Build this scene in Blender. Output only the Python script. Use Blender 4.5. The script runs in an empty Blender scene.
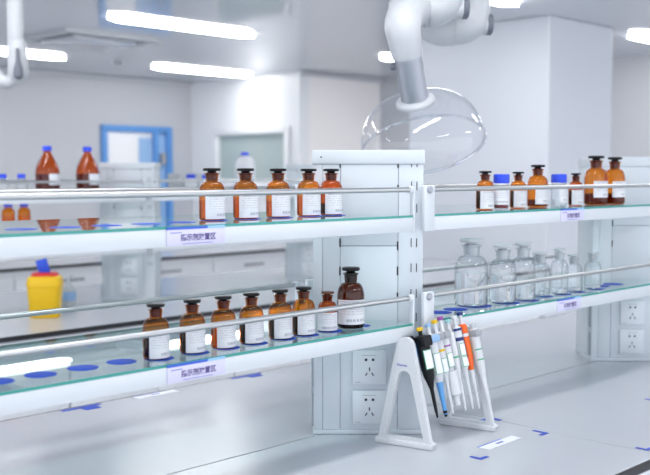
import bpy, bmesh, math, random
from mathutils import Vector, Matrix
R = math.radians
rnd = random.Random(7)
scene = bpy.context.scene
COL = scene.collection
EYE = 1.46            # camera height; bench tops are at 0.80

# ------------------------------------------------------------------ materials
def new_mat(name):
    m = bpy.data.materials.new(name); m.use_nodes = True
    nt = m.node_tree
    for n in list(nt.nodes): nt.nodes.remove(n)
    out = nt.nodes.new('ShaderNodeOutputMaterial')
    return m, nt, out

def pbr(name, col, rough=0.4, metal=0.0, spec=0.5, coat=0.0, bump=0.0, bscale=40, var=0.0, vscale=6, trans=0.0, ior=1.45, emis=None, estr=0):
    m, nt, out = new_mat(name)
    b = nt.nodes.new('ShaderNodeBsdfPrincipled')
    b.inputs['Base Color'].default_value = (*col, 1)
    b.inputs['Roughness'].default_value = rough
    b.inputs['Metallic'].default_value = metal
    b.inputs['Specular IOR Level'].default_value = spec
    b.inputs['Coat Weight'].default_value = coat
    b.inputs['Coat Roughness'].default_value = 0.08
    b.inputs['Transmission Weight'].default_value = trans
    b.inputs['IOR'].default_value = ior
    if emis:
        b.inputs['Emission Color'].default_value = (*emis, 1); b.inputs['Emission Strength'].default_value = estr
    if bump or var:
        tc = nt.nodes.new('ShaderNodeTexCoord')
        nz = nt.nodes.new('ShaderNodeTexNoise'); nz.inputs['Scale'].default_value = vscale; nz.inputs['Detail'].default_value = 5
        nt.links.new(tc.outputs['Object'], nz.inputs['Vector'])
        if var:
            mix = nt.nodes.new('ShaderNodeMix'); mix.data_type = 'RGBA'
            mix.inputs['A'].default_value = (*[c * (1 - var) for c in col], 1)
            mix.inputs['B'].default_value = (*[min(1, c * (1 + var)) for c in col], 1)
            nt.links.new(nz.outputs['Fac'], mix.inputs['Factor'])
            nt.links.new(mix.outputs['Result'], b.inputs['Base Color'])
        if bump:
            n2 = nt.nodes.new('ShaderNodeTexNoise'); n2.inputs['Scale'].default_value = bscale
            nt.links.new(tc.outputs['Object'], n2.inputs['Vector'])
            bp = nt.nodes.new('ShaderNodeBump'); bp.inputs['Strength'].default_value = bump; bp.inputs['Distance'].default_value = 0.002
            nt.links.new(n2.outputs['Fac'], bp.inputs['Height'])
            nt.links.new(bp.outputs['Normal'], b.inputs['Normal'])
    nt.links.new(b.outputs[0], out.inputs[0])
    return m

def sheet_glass(name, tint, edge=None, rough=0.02, ior=1.45, edge_pow=2.5, gain=1.0):
    """thin walled glass: tinted straight-through light plus a Fresnel reflection; the tint deepens where the wall is seen edge on"""
    m, nt, out = new_mat(name)
    tr = nt.nodes.new('ShaderNodeBsdfTransparent'); gl = nt.nodes.new('ShaderNodeBsdfGlossy')
    gl.inputs['Roughness'].default_value = rough; gl.inputs['Color'].default_value = (1, 1, 1, 1)
    if edge is None: tr.inputs['Color'].default_value = (*tint, 1)
    else:
        lw = nt.nodes.new('ShaderNodeLayerWeight'); lw.inputs['Blend'].default_value = 0.5
        pw = nt.nodes.new('ShaderNodeMath'); pw.operation = 'POWER'; pw.inputs[1].default_value = edge_pow
        nt.links.new(lw.outputs['Facing'], pw.inputs[0])
        mx = nt.nodes.new('ShaderNodeMix'); mx.data_type = 'RGBA'
        mx.inputs['A'].default_value = (*tint, 1); mx.inputs['B'].default_value = (*edge, 1)
        nt.links.new(pw.outputs[0], mx.inputs['Factor']); nt.links.new(mx.outputs['Result'], tr.inputs['Color'])
    f0 = ((ior - 1)/(ior + 1))**2 * gain
    l2 = nt.nodes.new('ShaderNodeLayerWeight'); l2.inputs['Blend'].default_value = 0.5
    p5 = nt.nodes.new('ShaderNodeMath'); p5.operation = 'POWER'; p5.inputs[1].default_value = 5.0
    nt.links.new(l2.outputs['Facing'], p5.inputs[0])
    mu = nt.nodes.new('ShaderNodeMath'); mu.operation = 'MULTIPLY_ADD'; mu.inputs[1].default_value = 1 - f0; mu.inputs[2].default_value = f0; mu.use_clamp = True
    nt.links.new(p5.outputs[0], mu.inputs[0])
    ms = nt.nodes.new('ShaderNodeMixShader')
    nt.links.new(mu.outputs[0], ms.inputs[0]); nt.links.new(tr.outputs[0], ms.inputs[1]); nt.links.new(gl.outputs[0], ms.inputs[2])
    nt.links.new(ms.outputs[0], out.inputs[0])
    return m

def printed_label(name, paper=(0.80, 0.81, 0.85), ink=(0.10, 0.10, 0.14)):
    """white paper with fine printed lines and a bar code strip low down, laid out in the label's own UV"""
    m, nt, out = new_mat(name)
    N, L = nt.nodes.new, nt.links.new
    b = N('ShaderNodeBsdfPrincipled'); b.inputs['Roughness'].default_value = 0.45
    uv = N('ShaderNodeUVMap'); sep = N('ShaderNodeSeparateXYZ'); L(uv.outputs[0], sep.inputs[0])
    def mth(op, a, c, d=None):
        n = N('ShaderNodeMath'); n.operation = op
        for i, v in enumerate((a, c, d)):
            if v is None: continue
            if hasattr(v, 'links'): L(v, n.inputs[i])
            else: n.inputs[i].default_value = v
        return n.outputs[0]
    U, V = sep.outputs[0], sep.outputs[1]
    def band(x, c, h): return mth('COMPARE', x, c, h)
    # bar code: narrow stripes
    st = mth('GREATER_THAN', mth('SINE', mth('MULTIPLY', U, 190.0), 0.0), -0.2)
    st2 = mth('GREATER_THAN', mth('SINE', mth('MULTIPLY', U, 67.0), 0.0), -0.75)
    bar = mth('MULTIPLY', mth('MULTIPLY', mth('MULTIPLY', st, st2), band(V, 0.17, 0.055)), band(U, 0.55, 0.27))
    # text lines
    rows = mth('GREATER_THAN', mth('SINE', mth('MULTIPLY', V, 62.0), 0.0), 0.35)
    nz = N('ShaderNodeTexNoise'); nz.inputs['Scale'].default_value = 26.0; L(uv.outputs[0], nz.inputs['Vector'])
    words_ = mth('GREATER_THAN', nz.outputs['Fac'], 0.5)
    txt = mth('MULTIPLY', mth('MULTIPLY', mth('MULTIPLY', rows, words_), band(V, 0.62, 0.27)), band(U, 0.45, 0.36))
    head = mth('MULTIPLY', band(V, 0.93, 0.018), band(U, 0.35, 0.26))
    k = mth('MAXIMUM', mth('MULTIPLY', bar, 0.8), mth('MAXIMUM', mth('MULTIPLY', txt, 0.42), mth('MULTIPLY', head, 0.5)))
    mx = N('ShaderNodeMix'); mx.data_type = 'RGBA'
    mx.inputs['A'].default_value = (*paper, 1); mx.inputs['B'].default_value = (*ink, 1)
    L(k, mx.inputs['Factor']); L(mx.outputs['Result'], b.inputs['Base Color']); L(b.outputs[0], out.inputs[0])
    return m

M = {}
M['paint'] = pbr('white_powder_coat', (0.68, 0.72, 0.765), 0.32, bump=0.02, bscale=300)
M['tower'] = pbr('tower_white', (0.62, 0.67, 0.72), 0.30)
M['towerdark'] = pbr('tower_gap', (0.42, 0.47, 0.52), 0.5)
M['worktop'] = pbr('worktop_grey', (0.50, 0.515, 0.56), 0.21, var=0.02, vscale=3)
M['black'] = pbr('black_edge', (0.012, 0.013, 0.018), 0.35)
M['slot'] = pbr('slot_black', (0.03, 0.035, 0.045), 0.6)
M['grey'] = pbr('grey_plastic', (0.33, 0.35, 0.38), 0.45)
M['midgrey'] = pbr('pale_grey_plastic', (0.50, 0.53, 0.56), 0.4)
M['ceiling'] = pbr('ceiling_panel', (0.50, 0.53, 0.58), 0.07, var=0.015, vscale=2)
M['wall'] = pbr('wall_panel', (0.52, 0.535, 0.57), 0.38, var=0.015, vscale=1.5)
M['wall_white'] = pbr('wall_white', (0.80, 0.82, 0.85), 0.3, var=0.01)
M['wall_lit'] = pbr('wall_back_lit', (0.88, 0.86, 0.86), 0.35)  # strong light on the back wall put into a paler, warmer colour
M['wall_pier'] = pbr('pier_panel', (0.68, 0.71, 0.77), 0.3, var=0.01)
M['floor'] = pbr('floor_vinyl', (0.84, 0.85, 0.87), 0.25, var=0.03, vscale=4)
M['steel'] = pbr('brushed_steel', (0.52, 0.53, 0.54), 0.32, metal=1.0)
M['alu'] = pbr('satin_aluminium', (0.46, 0.48, 0.53), 0.45, metal=1.0)
M['arm_white'] = pbr('arm_white', (0.49, 0.51, 0.54), 0.3)
M['cabinet'] = pbr('cabinet_white', (0.80, 0.82, 0.85), 0.35)
M['blue_frame'] = pbr('blue_frame', (0.10, 0.29, 0.66), 0.35)
M['blue_cap'] = pbr('blue_cap', (0.02, 0.07, 0.72), 0.35)
M['blue_tape'] = pbr('blue_tape', (0.025, 0.07, 0.48), 0.5, spec=0.3)
M['blue_dot'] = pbr('blue_dot', (0.03, 0.09, 0.55), 0.6, spec=0.3)
M['lilac'] = pbr('lilac_card', (0.68, 0.66, 0.86), 0.35)
M['sky_card'] = pbr('sky_blue_strip', (0.32, 0.58, 0.92), 0.35)
M['deep_card'] = pbr('deep_blue_strip', (0.05, 0.13, 0.62), 0.35)
M['ink'] = pbr('violet_ink', (0.10, 0.07, 0.24), 0.5)
M['blueink'] = pbr('blue_ink', (0.08, 0.12, 0.45), 0.5)
M['paper'] = pbr('white_paper', (0.82, 0.84, 0.9), 0.5)
M['yellow'] = pbr('yellow_plastic', (0.80, 0.50, 0.008), 0.38)
M['red'] = pbr('red_plastic', (0.62, 0.025, 0.03), 0.35)
M['blue_lid'] = pbr('blue_lid', (0.02, 0.08, 0.62), 0.35)
M['stopper_black'] = pbr('black_stopper', (0.006, 0.005, 0.006), 0.3, spec=0.25)
M['stopper_brown'] = pbr('brown_stopper', (0.10, 0.022, 0.006), 0.2)
M['neck_brown'] = pbr('ground_brown_plug', (0.07, 0.015, 0.005), 0.6, spec=0.1)
M['slate'] = pbr('slate_plastic', (0.13, 0.145, 0.18), 0.45)
M['frost'] = pbr('frosted_stopper', (0.50, 0.53, 0.56), 0.35)
M['amber'] = sheet_glass('amber_glass', (0.95, 0.50, 0.06), (0.50, 0.11, 0.005), ior=1.5, edge_pow=2.0, gain=0.9)
M['amber_red'] = sheet_glass('red_amber_glass', (0.86, 0.33, 0.06), (0.46, 0.09, 0.01), ior=1.5, edge_pow=2.0, gain=0.9)
M['amber_dark'] = sheet_glass('dark_amber_glass', (0.36, 0.13, 0.05), (0.08, 0.018, 0.004), ior=1.5, edge_pow=2.0, gain=0.9)
M['clear'] = sheet_glass('clear_glass', (0.95, 0.965, 0.97), (0.34, 0.39, 0.44), ior=1.5, edge_pow=3.0, gain=1.6)
M['dome'] = sheet_glass('clear_dome', (0.97, 0.975, 0.985), (0.80, 0.82, 0.86), ior=1.49, edge_pow=4.0, gain=1.3)
M['domerim'] = sheet_glass('clear_rim', (0.95, 0.96, 0.98), (0.9, 0.9, 0.95), ior=2.4, gain=1.8)
M['shelf_glass'] = sheet_glass('shelf_glass', (0.86, 0.95, 0.94), None, rough=0.0, ior=1.5)
M['glass_edge'] = pbr('green_glass_edge', (0.05, 0.33, 0.29), 0.15)
M['water'] = pbr('water', (0.97, 0.985, 1.0), 0.0, trans=1.0, ior=1.33)
M['liq_amber'] = pbr('amber_liquid', (0.95, 0.60, 0.10), 0.0, trans=1.0, ior=1.33)
M['liq_orange'] = pbr('orange_liquid', (0.90, 0.42, 0.10), 0.0, trans=1.0, ior=1.33)
M['liq_dark'] = pbr('dark_liquid', (0.016, 0.003, 0.010), 0.6, spec=0.05)
M['liq_brown'] = pbr('brown_liquid', (0.10, 0.018, 0.008), 0.6, spec=0.05)
M['liq_red'] = pbr('red_liquid', (0.22, 0.015, 0.02), 0.2)
M['liq_white'] = pbr('white_powder', (0.72, 0.74, 0.8), 0.6)
M['label'] = printed_label('printed_label')
M['barrel_white'] = pbr('barrel_white', (0.66, 0.68, 0.71), 0.3)
M['barrel_black'] = pbr('barrel_black', (0.006, 0.007, 0.009), 0.4, spec=0.3)
M['barrel_orange'] = pbr('barrel_orange', (0.86, 0.13, 0.015), 0.3)
M['orange_yellow'] = pbr('barrel_yellow_orange', (0.92, 0.40, 0.02), 0.3)
M['barrel_blue'] = pbr('barrel_blue', (0.10, 0.32, 0.66), 0.3)
M['navy'] = pbr('navy', (0.01, 0.025, 0.16), 0.3)
M['paleblue'] = pbr('pale_blue', (0.28, 0.46, 0.72), 0.35)
M['purple'] = pbr('purple', (0.28, 0.06, 0.32), 0.35)
M['teal'] = pbr('teal', (0.30, 0.55, 0.58), 0.35)
M['green'] = pbr('green_print', (0.03, 0.36, 0.16), 0.4)
M['lamp'] = pbr('lamp_diffuser', (0.9, 0.9, 0.9), 0.4, emis=(1.0, 0.985, 0.97), estr=19.0)
M['hatch_glass'] = pbr('hatch_glass', (0.40, 0.48, 0.48), 0.12)
M['door_bright'] = pbr('door_bright', (0.84, 0.85, 0.87), 0.3)  # white stands in for the brighter room behind the door
M['translucent'] = pbr('milky_plastic', (0.86, 0.88, 0.92), 0.35, trans=0.25)

# ------------------------------------------------------------------ mesh building
class MB:
    def __init__(s): s.bm = bmesh.new(); s.uv = None
    def box(s, x0, x1, y0, y1, z0, z1, bev=0.0, mat=None, seg=2):
        mtx = Matrix.Translation(((x0+x1)/2, (y0+y1)/2, (z0+z1)/2)) @ Matrix.Diagonal((abs(x1-x0), abs(y1-y0), abs(z1-z0), 1))
        if mat is not None: mtx = mat @ mtx
        r = bmesh.ops.create_cube(s.bm, size=1, matrix=mtx)
        if bev:
            es = list({e for v in r['verts'] for e in v.link_edges})
            bmesh.ops.bevel(s.bm, geom=es, offset=bev, segments=seg, affect='EDGES', profile=0.5)
        return s
    def lathe(s, prof, n=32, mat=None, cap=True):
        """revolve (radius, height) points about z"""
        rings = []
        for r, z in prof:
            ring = []
            for i in range(n):
                a = 2*math.pi*i/n
                p = Vector((max(r, 1e-5)*math.cos(a), max(r, 1e-5)*math.sin(a), z))
                ring.append(s.bm.verts.new(mat @ p if mat else p))
            rings.append(ring)
        for a, b in zip(rings, rings[1:]):
            for i in range(n):
                j = (i+1) % n
                s.bm.faces.new((a[i], a[j], b[j], b[i]))
        if cap:
            s.bm.faces.new(list(reversed(rings[0]))); s.bm.faces.new(rings[-1])
        return s
    def tube(s, pts, rad, n=20, cap=True):
        """sweep a circle of given radius (or radii) along points"""
        pts = [Vector(p) for p in pts]
        rads = rad if isinstance(rad, (list, tuple)) else [rad]*len(pts)
        rings = []; ref = None
        for i, p in enumerate(pts):
            t = (pts[min(i+1, len(pts)-1)] - pts[max(i-1, 0)]).normalized()
            if ref is None:
                ref = Vector((0, 0, 1)) if abs(t.z) < 0.9 else Vector((1, 0, 0))
            u = (ref - t*ref.dot(t)).normalized(); ref = u; v = t.cross(u)
            rings.append([s.bm.verts.new(p + (u*math.cos(2*math.pi*k/n) + v*math.sin(2*math.pi*k/n))*rads[i]) for k in range(n)])
        for a, b in zip(rings, rings[1:]):
            for i in range(n):
                j = (i+1) % n
                s.bm.faces.new((a[i], a[j], b[j], b[i]))
        if cap:
            s.bm.faces.new(list(reversed(rings[0]))); s.bm.faces.new(rings[-1])
        return s
    def prism(s, poly, z0, z1, mat=None, bev=0.0):
        lo = [s.bm.verts.new((mat @ Vector((x, y, z0))) if mat else (x, y, z0)) for x, y in poly]
        hi = [s.bm.verts.new((mat @ Vector((x, y, z1))) if mat else (x, y, z1)) for x, y in poly]
        fs = [s.bm.faces.new(list(reversed(lo))), s.bm.faces.new(hi)]
        for i in range(len(poly)):
            j = (i+1) % len(poly)
            fs.append(s.bm.faces.new((lo[i], lo[j], hi[j], hi[i])))
        if bev:
            es = list({e for f in fs for e in f.edges})
            bmesh.ops.bevel(s.bm, geom=es, offset=bev, segments=2, affect='EDGES', profile=0.5)
        return s
    def plate_with_hole(s, outer, inner, z0, z1, mat):
        """flat plate: outer and inner loops with the same number of points"""
        n = len(outer)
        V = lambda loop, z: [s.bm.verts.new(mat @ Vector((x, y, z))) for x, y in loop]
        ol, oh, il, ih = V(outer, z0), V(outer, z1), V(inner, z0), V(inner, z1)
        for i in range(n):
            j = (i+1) % n
            s.bm.faces.new((oh[i], oh[j], ih[j], ih[i])); s.bm.faces.new((ol[j], ol[i], il[i], il[j]))
            s.bm.faces.new((ol[i], ol[j], oh[j], oh[i])); s.bm.faces.new((il[j], il[i], ih[i], ih[j]))
        return s
    def patch(s, r, a0, a1, z0, z1, n=14, rtop=None):
        uvl = s.bm.loops.layers.uv.verify()
        rt = r if rtop is None else rtop
        rows = []
        for i in range(n+1):
            a = a0 + (a1-a0)*i/n
            rows.append((s.bm.verts.new((r*math.cos(a), r*math.sin(a), z0)), s.bm.verts.new((rt*math.cos(a), rt*math.sin(a), z1)), i/n))
        for p, q in zip(rows, rows[1:]):
            f = s.bm.faces.new((p[0], q[0], q[1], p[1]))
            for l, uv in zip(f.loops, ((p[2], 0), (q[2], 0), (q[2], 1), (p[2], 1))): l[uvl].uv = uv
        return s
    def mesh(s, name, mats, smooth=True, slots=None):
        me = bpy.data.meshes.new(name)
        bmesh.ops.recalc_face_normals(s.bm, faces=s.bm.faces[:])
        s.bm.to_mesh(me); s.bm.free()
        for m in (mats if isinstance(mats, (list, tuple)) else [mats]): me.materials.append(m)
        if smooth:
            for p in me.polygons: p.use_smooth = True
            me.set_sharp_from_angle(angle=R(38))
        return me

def link(name, me, parent=None, loc=None, rot=None):
    o = bpy.data.objects.new(name, me); COL.objects.link(o)
    if parent: o.parent = parent
    if loc: o.location = loc
    if rot: o.rotation_euler = rot
    return o
def part(name, mb, mat, parent, loc=None, rot=None, smooth=True):
    return link(name, mb.mesh(name, mat, smooth), parent, loc, rot)
def tag(o, label, cat, group=None, kind=None):
    o['label'] = label; o['category'] = cat
    if group: o['group'] = group
    if kind: o['kind'] = kind
    return o
def thing(name, label, cat, loc=(0, 0, 0), rz=0.0, group=None, kind=None):
    o = bpy.data.objects.new(name, None); COL.objects.link(o)
    o.location = loc; o.rotation_euler = (0, 0, rz); o.empty_display_size = 0.05
    return tag(o, label, cat, group, kind)
def struct(name, mb, mat, parent=None, smooth=True):
    o = link(name, mb.mesh(name, mat, smooth), parent)
    if parent is None: o['kind'] = 'structure'
    return o
def words(name, text, size, mat, parent, loc, rot, bold=0.0):
    c = bpy.data.curves.new(name, 'FONT'); c.body = text; c.size = size
    c.align_x = 'CENTER'; c.align_y = 'CENTER'; c.extrude = 0.0001; c.offset = bold
    c.materials.append(mat)
    tmp = bpy.data.objects.new(name, c); COL.objects.link(tmp)
    dg = bpy.context.evaluated_depsgraph_get(); dg.update()
    me = bpy.data.meshes.new_from_object(tmp.evaluated_get(dg)); me.name = name
    bpy.data.objects.remove(tmp)
    if not me.materials: me.materials.append(mat)
    return link(name, me, parent, loc, rot)

# ------------------------------------------------------------------ the room
CZ = EYE + 1.15       # ceiling height
struct('floor', MB().box(-3, 9.6, -3.5, 10.4, -0.08, 0), M['floor'], smooth=False)
struct('ceiling', MB().box(-3, 9.6, -3.5, 10.4, CZ, CZ + 0.1), M['ceiling'], smooth=False)
DX0, DX1, DZ = 6.27, 7.27, 2.04
wl = MB(); wl.box(-3, DX0, 10, 10.15, 0, CZ).box(DX1, 7.6, 10, 10.15, 0, CZ).box(DX0, DX1, 10, 10.15, DZ, CZ)
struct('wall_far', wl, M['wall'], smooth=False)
HY0, HY1, HZ0, HZ1 = 8.2, 9.48, EYE - 0.12, EYE + 0.50
wr = MB(); wr.box(7.6, 7.75, 8.0, HY0, 0, CZ).box(7.6, 7.75, HY1, 10.15, 0, CZ).box(7.6, 7.75, HY0, HY1, 0, HZ0).box(7.6, 7.75, HY0, HY1, HZ1, CZ)
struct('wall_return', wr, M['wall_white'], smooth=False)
struct('wall_back', MB().box(7.75, 9.0, 8.0, 8.15, 0, CZ), M['wall_lit'], smooth=False)
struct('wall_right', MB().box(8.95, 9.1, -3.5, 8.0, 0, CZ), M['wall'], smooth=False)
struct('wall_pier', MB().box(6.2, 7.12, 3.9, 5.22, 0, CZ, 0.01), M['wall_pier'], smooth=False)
# a shallow cornice where the walls meet the ceiling
struct('trim_1', MB().box(-3, 7.6, 9.95, 10.0, CZ - 0.05, CZ, 0.012), M['wall'], smooth=False)
struct('trim_2', MB().box(7.6, 8.95, 7.95, 8.0, CZ - 0.05, CZ, 0.012), M['wall'], smooth=False)
struct('baseboard_far', MB().box(-3, DX0 - 0.02, 9.98, 10.0, 0, 0.1), M['midgrey'], smooth=False)

# blue framed door in the far wall: fixed frame, leaf whitened for the bright room beyond, glazed side light
d = bpy.data.objects.new('door_1', None); COL.objects.link(d); d['kind'] = 'structure'
f = MB()
for x0, x1 in ((DX0, DX0 + 0.07), (DX1 - 0.07, DX1), (7.0, 7.06)): f.box(x0, x1, 9.95, 10.08, 0, DZ - 0.0755, 0.004)
f.box(DX0, DX1, 9.95, 10.08, DZ - 0.075, DZ, 0.006)
struct('door_frame', f, M['blue_frame'], d)
struct('door_leaf', MB().box(DX0 + 0.072, 6.998, 10.0, 10.05, 0.01, DZ - 0.077, 0.004), M['door_bright'], d)
struct('side_light', MB().box(7.062, DX1 - 0.072, 10.0, 10.04, 0.01, DZ - 0.077, 0.004), M['paleblue'], d)
f = MB(); f.box(6.80, 6.98, 9.985, 9.999, 1.56, 1.9, 0.003).box(6.80, 6.86, 9.985, 9.999, 1.30, 1.56, 0.003)
struct('door_sign', f, M['paleblue'], d)
struct('door_handle', MB().box(7.10, 7.16, 9.93, 10.0, EYE + 0.12, EYE + 0.26, 0.012), M['grey'], d)
# pass-through hatch in the return wall
w = bpy.data.objects.new('window_1', None); COL.objects.link(w); w['kind'] = 'structure'
f = MB()
f.box(7.56, 7.66, HY0 - 0.05, HY0 + 0.03, HZ0 - 0.05, HZ1 + 0.05, 0.008).box(7.56, 7.66, HY1 - 0.03, HY1 + 0.05, HZ0 - 0.05, HZ1 + 0.05, 0.008)
f.box(7.56, 7.66, HY0, HY1, HZ0 - 0.05, HZ0 + 0.03, 0.008).box(7.56, 7.66, HY0, HY1, HZ1 - 0.03, HZ1 + 0.05, 0.008)
struct('window_frame', f, M['wall_white'], w)
struct('window_pane', MB().box(7.62, 7.63, HY0, HY1, HZ0, HZ1), M['hatch_glass'], w, smooth=False)

# ceiling lights -----------------------------------------------------
def ceiling_light(x, y, label, ln=1.40, wd=0.16):
    t = thing('ceiling_light', label, 'ceiling light', (x, y, CZ), 0, 'long ceiling light panels')
    def hexa(l, w_, tip):
        return [(-l/2, 0), (-l/2 + tip, -w_/2), (l/2 - tip, -w_/2), (l/2, 0), (l/2 - tip, w_/2), (-l/2 + tip, w_/2)]
    part('housing', MB().prism(hexa(ln + 0.03, wd + 0.03, 0.13), -0.004, -0.0005), M['arm_white'], t)
    part('diffuser', MB().prism(hexa(ln, wd, 0.12), -0.026, -0.0042, bev=0.004), M['lamp'], t)
    return t
LIGHTS = [
 (4.65, 6.18, 'long ceiling light panel beside the square air vent'),
 (6.80, 8.70, 'long ceiling light panel in front of the hatch wall'),
 (4.36, 8.68, 'long ceiling light panel behind the hanging grey jointed arm'),
 (7.86, 6.40, 'ceiling light panel showing behind the extraction arm tube'),
 (4.92, 3.78, 'ceiling light panel beside the elbows of the extraction arm'),
 (8.15, 3.93, 'ceiling light panel at the wall beyond the projecting pier')]
for x, y, lab in LIGHTS: ceiling_light(x, y, lab)
for x, y in ((1.5, 3.74), (1.4, 5.96), (1.5, 1.4), (4.7, 1.4), (7.9, 1.4), (1.5, -1.0), (4.7, -1.0), (-1.4, 1.4), (-1.4, 3.74)):  # panels out of view, extending the rows and added to brighten the room
    ceiling_light(x, y, 'unseen long ceiling light panel added to brighten the room')

# ceiling air vent and a small detector
t = thing('air_vent', 'square white ceiling air vent beside the long light panel', 'air vent', (4.5, 7.34, CZ))
part('frame', MB().plate_with_hole([(-.46, -.42), (.46, -.42), (.46, .42), (-.46, .42)], [(-.38, -.34), (.38, -.34), (.38, .34), (-.38, .34)], -0.03, -0.0005, Matrix()), M['midgrey'], t, smooth=False)
part('face_plate', MB().box(-.30, .30, -.26, .26, -0.05, -0.02, 0.01), M['ceiling'], t)
t = thing('smoke_detector', 'tiny round smoke detector on the ceiling near the vent', 'smoke detector', (5.65, 8.66, CZ))
part('housing', MB().lathe([(0.05, -0.0005), (0.05, -0.02), (0.03, -0.04), (0, -0.04)], 24), M['midgrey'], t)

# ------------------------------------------------------------------ benches
def bench(x0, x1, y0, y1, seams, where):
    ym = (y0 + y1) / 2
    xs = [x0] + seams + [x1]
    for i in range(len(xs) - 1):
        for j, (ya, yb) in enumerate(((y0, ym - 0.0022), (ym + 0.0022, y1))):
            a, b = xs[i] + 0.001, xs[i+1] - 0.001
            t = thing('worktop', where[i][j], 'worktop', (0, 0, 0), 0, 'grey worktop slabs')
            part('slab', MB().box(a, b, ya, yb, 0.772, 0.80, 0.0015), M['worktop'], t, smooth=False)
            yy = (ya - 0.005, ya - 0.0002) if j == 0 else (yb + 0.0002, yb + 0.005)
            part('edge_band', MB().box(a, b, yy[0], yy[1], 0.7785, 0.7998), M['black'], t, smooth=False)
def base_cabinet(xa, xb, yf, yb, label, face=-1, drawers=False):
    """base unit; face -1: doors towards -y"""
    w_, dep = xb - xa - 0.004, abs(yb - yf)
    t = thing('base_cabinet', label, 'cabinet', ((xa + xb)/2, (yf + yb)/2, 0), 0 if face < 0 else math.pi, 'white base cabinets')
    h = dep/2
    part('carcass', MB().box(-w_/2, w_/2, -h + 0.02, h, 0.08, 0.771), M['cabinet'], t, smooth=False)
    part('plinth', MB().box(-w_/2, w_/2, -h + 0.06, h, 0.0005, 0.079), M['grey'], t, smooth=False)
    part('kick_gap', MB().box(-w_/2, w_/2, -h + 0.012, -h + 0.0195, 0.735, 0.771), M['cabinet'], t, smooth=False)
    if drawers:
        for k in range(3):
            z0 = 0.09 + k*0.215
            dr = part('drawer', MB().box(-w_/2 + 0.004, w_/2 - 0.004, -h, -h + 0.0195, z0, z0 + 0.20, 0.002), M['cabinet'], t)
            part('handle', MB().box(-0.11, 0.11, -h - 0.012, -h - 0.0003, z0 + 0.15, z0 + 0.172, 0.003), M['grey'], dr)
    else:
        for s in (-1, 1):
            xa_, xb_ = (-w_/2 + 0.004, -0.002) if s < 0 else (0.002, w_/2 - 0.004)
            dr = part('door', MB().box(xa_, xb_, -h, -h + 0.0195, 0.09, 0.73, 0.002), M['cabinet'], t)
            hx = s*0.05
            part('handle', MB().box(hx - 0.01, hx + 0.01, -h - 0.014, -h - 0.0003, 0.52, 0.68, 0.004), M['grey'], dr)

bench(0.25, 4.6, 1.04, 2.43, [2.155], [('worktop slab in front with a white tape label on it', 'back worktop slab under the empty blue-dotted shelf'),
                                       ('front worktop slab with the black edge in the corner', 'back worktop slab under the clear bottle shelf')])
for i in range(5):
    xa = 0.27 + i*0.86
    base_cabinet(xa, xa + 0.86, 1.07, 1.725, 'white base cabinet under the nearest worktop, facing the aisle', -1)
    base_cabinet(xa, xa + 0.86, 1.745, 2.40, 'white base cabinet under the near bench, facing the second bench', 1)
bench(0.3, 5.9, 3.69, 5.11, [2.9], [('worktop slab the yellow sharps bin stands on', 'worktop slab behind the yellow sharps bin'),
                                    ('front worktop slab of the second bench past the sharps bin', 'back worktop slab of the second bench by the pier')])
for i in range(6):
    xa = 0.32 + i*0.92
    base_cabinet(xa, xa + 0.92, 3.715, 4.39, 'white base cabinet under the second bench, facing the near bench', -1)
    base_cabinet(xa, xa + 0.92, 4.41, 5.08, 'white base cabinet under the second bench, facing the far wall', 1)
# third island bench, farther back
bench(0.6, 6.9, 6.36, 7.70, [3.6], [('worktop slab of the third bench, seen over the sharps bin', 'back worktop slab of the third bench by the blue door'),
                                    ('worktop slab of the third bench, seen past the blurred tower', 'back worktop slab of the third bench by the hatch')])
for i in range(7):
    xa = 0.62 + i*0.89
    base_cabinet(xa, xa + 0.89, 6.385, 7.02, 'white drawer cabinet under the third bench', -1, drawers=True)
    base_cabinet(xa, xa + 0.89, 7.04, 7.67, 'white base cabinet on the far side of the third bench', 1)

# ------------------------------------------------------------------ socket towers
TC = 1.740            # y of the near rack's centre line
TOWER_BOTTOM, TOWER_TOP = 0.8005, 1.52
TOWER_MESH = {}
def cached(key, build):
    if key not in TOWER_MESH: TOWER_MESH[key] = build()
    return TOWER_MESH[key]
def socket(parent, lx, z):
    def plate():
        return MB().box(-0.043, 0.043, -0.008, 0.0, -0.043, 0.043, 0.0025).mesh('socket', M['paint'])
    s = link('socket', cached('socket', plate), parent, (lx, -0.1385, z))
    s['label'] = 'white five-pin wall socket'
    def holes():
        mb = MB()
        for sx in (-1, 1):
            mb.box(sx*0.009 - 0.003, sx*0.009 + 0.003, -0.0088, -0.0079, 0.0165, 0.0225)
            mb.prism([(sx*0.012, 0.016), (sx*0.0045, 0.0195), (sx*0.012, 0.023)] if sx > 0 else [(sx*0.012, 0.023), (sx*0.0045, 0.0195), (sx*0.012, 0.016)], 0.0079, 0.0089,
                     Matrix(((1, 0, 0, 0), (0, 0, -1, 0), (0, 1, 0, 0), (0, 0, 0, 1))))
        mb.box(-0.0014, 0.0014, -0.0088, -0.0079, -0.009, 0.0)
        for sx in (-1, 1):
            mb.box(-0.0014, 0.0014, -0.0088, -0.0079, -0.0045, 0.0045, mat=Matrix.Translation((sx*0.008, 0, -0.0175)) @ Matrix.Rotation(R(-30*sx), 4, 'Y'))
        return mb.mesh('pin_holes', M['slot'], False)
    link('pin_holes', cached('holes', holes), s)
    def printing():
        mb = MB()
        for k in range(7): mb.box(-0.017 + k*0.005, -0.0135 + k*0.005, -0.0085, -0.0079, 0.030, 0.0318)
        mb.box(-0.036, -0.023, -0.0085, -0.0079, -0.0385, -0.037)
        return mb.mesh('printing', M['grey'], False)
    link('printing', cached('print', printing), s)
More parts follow.
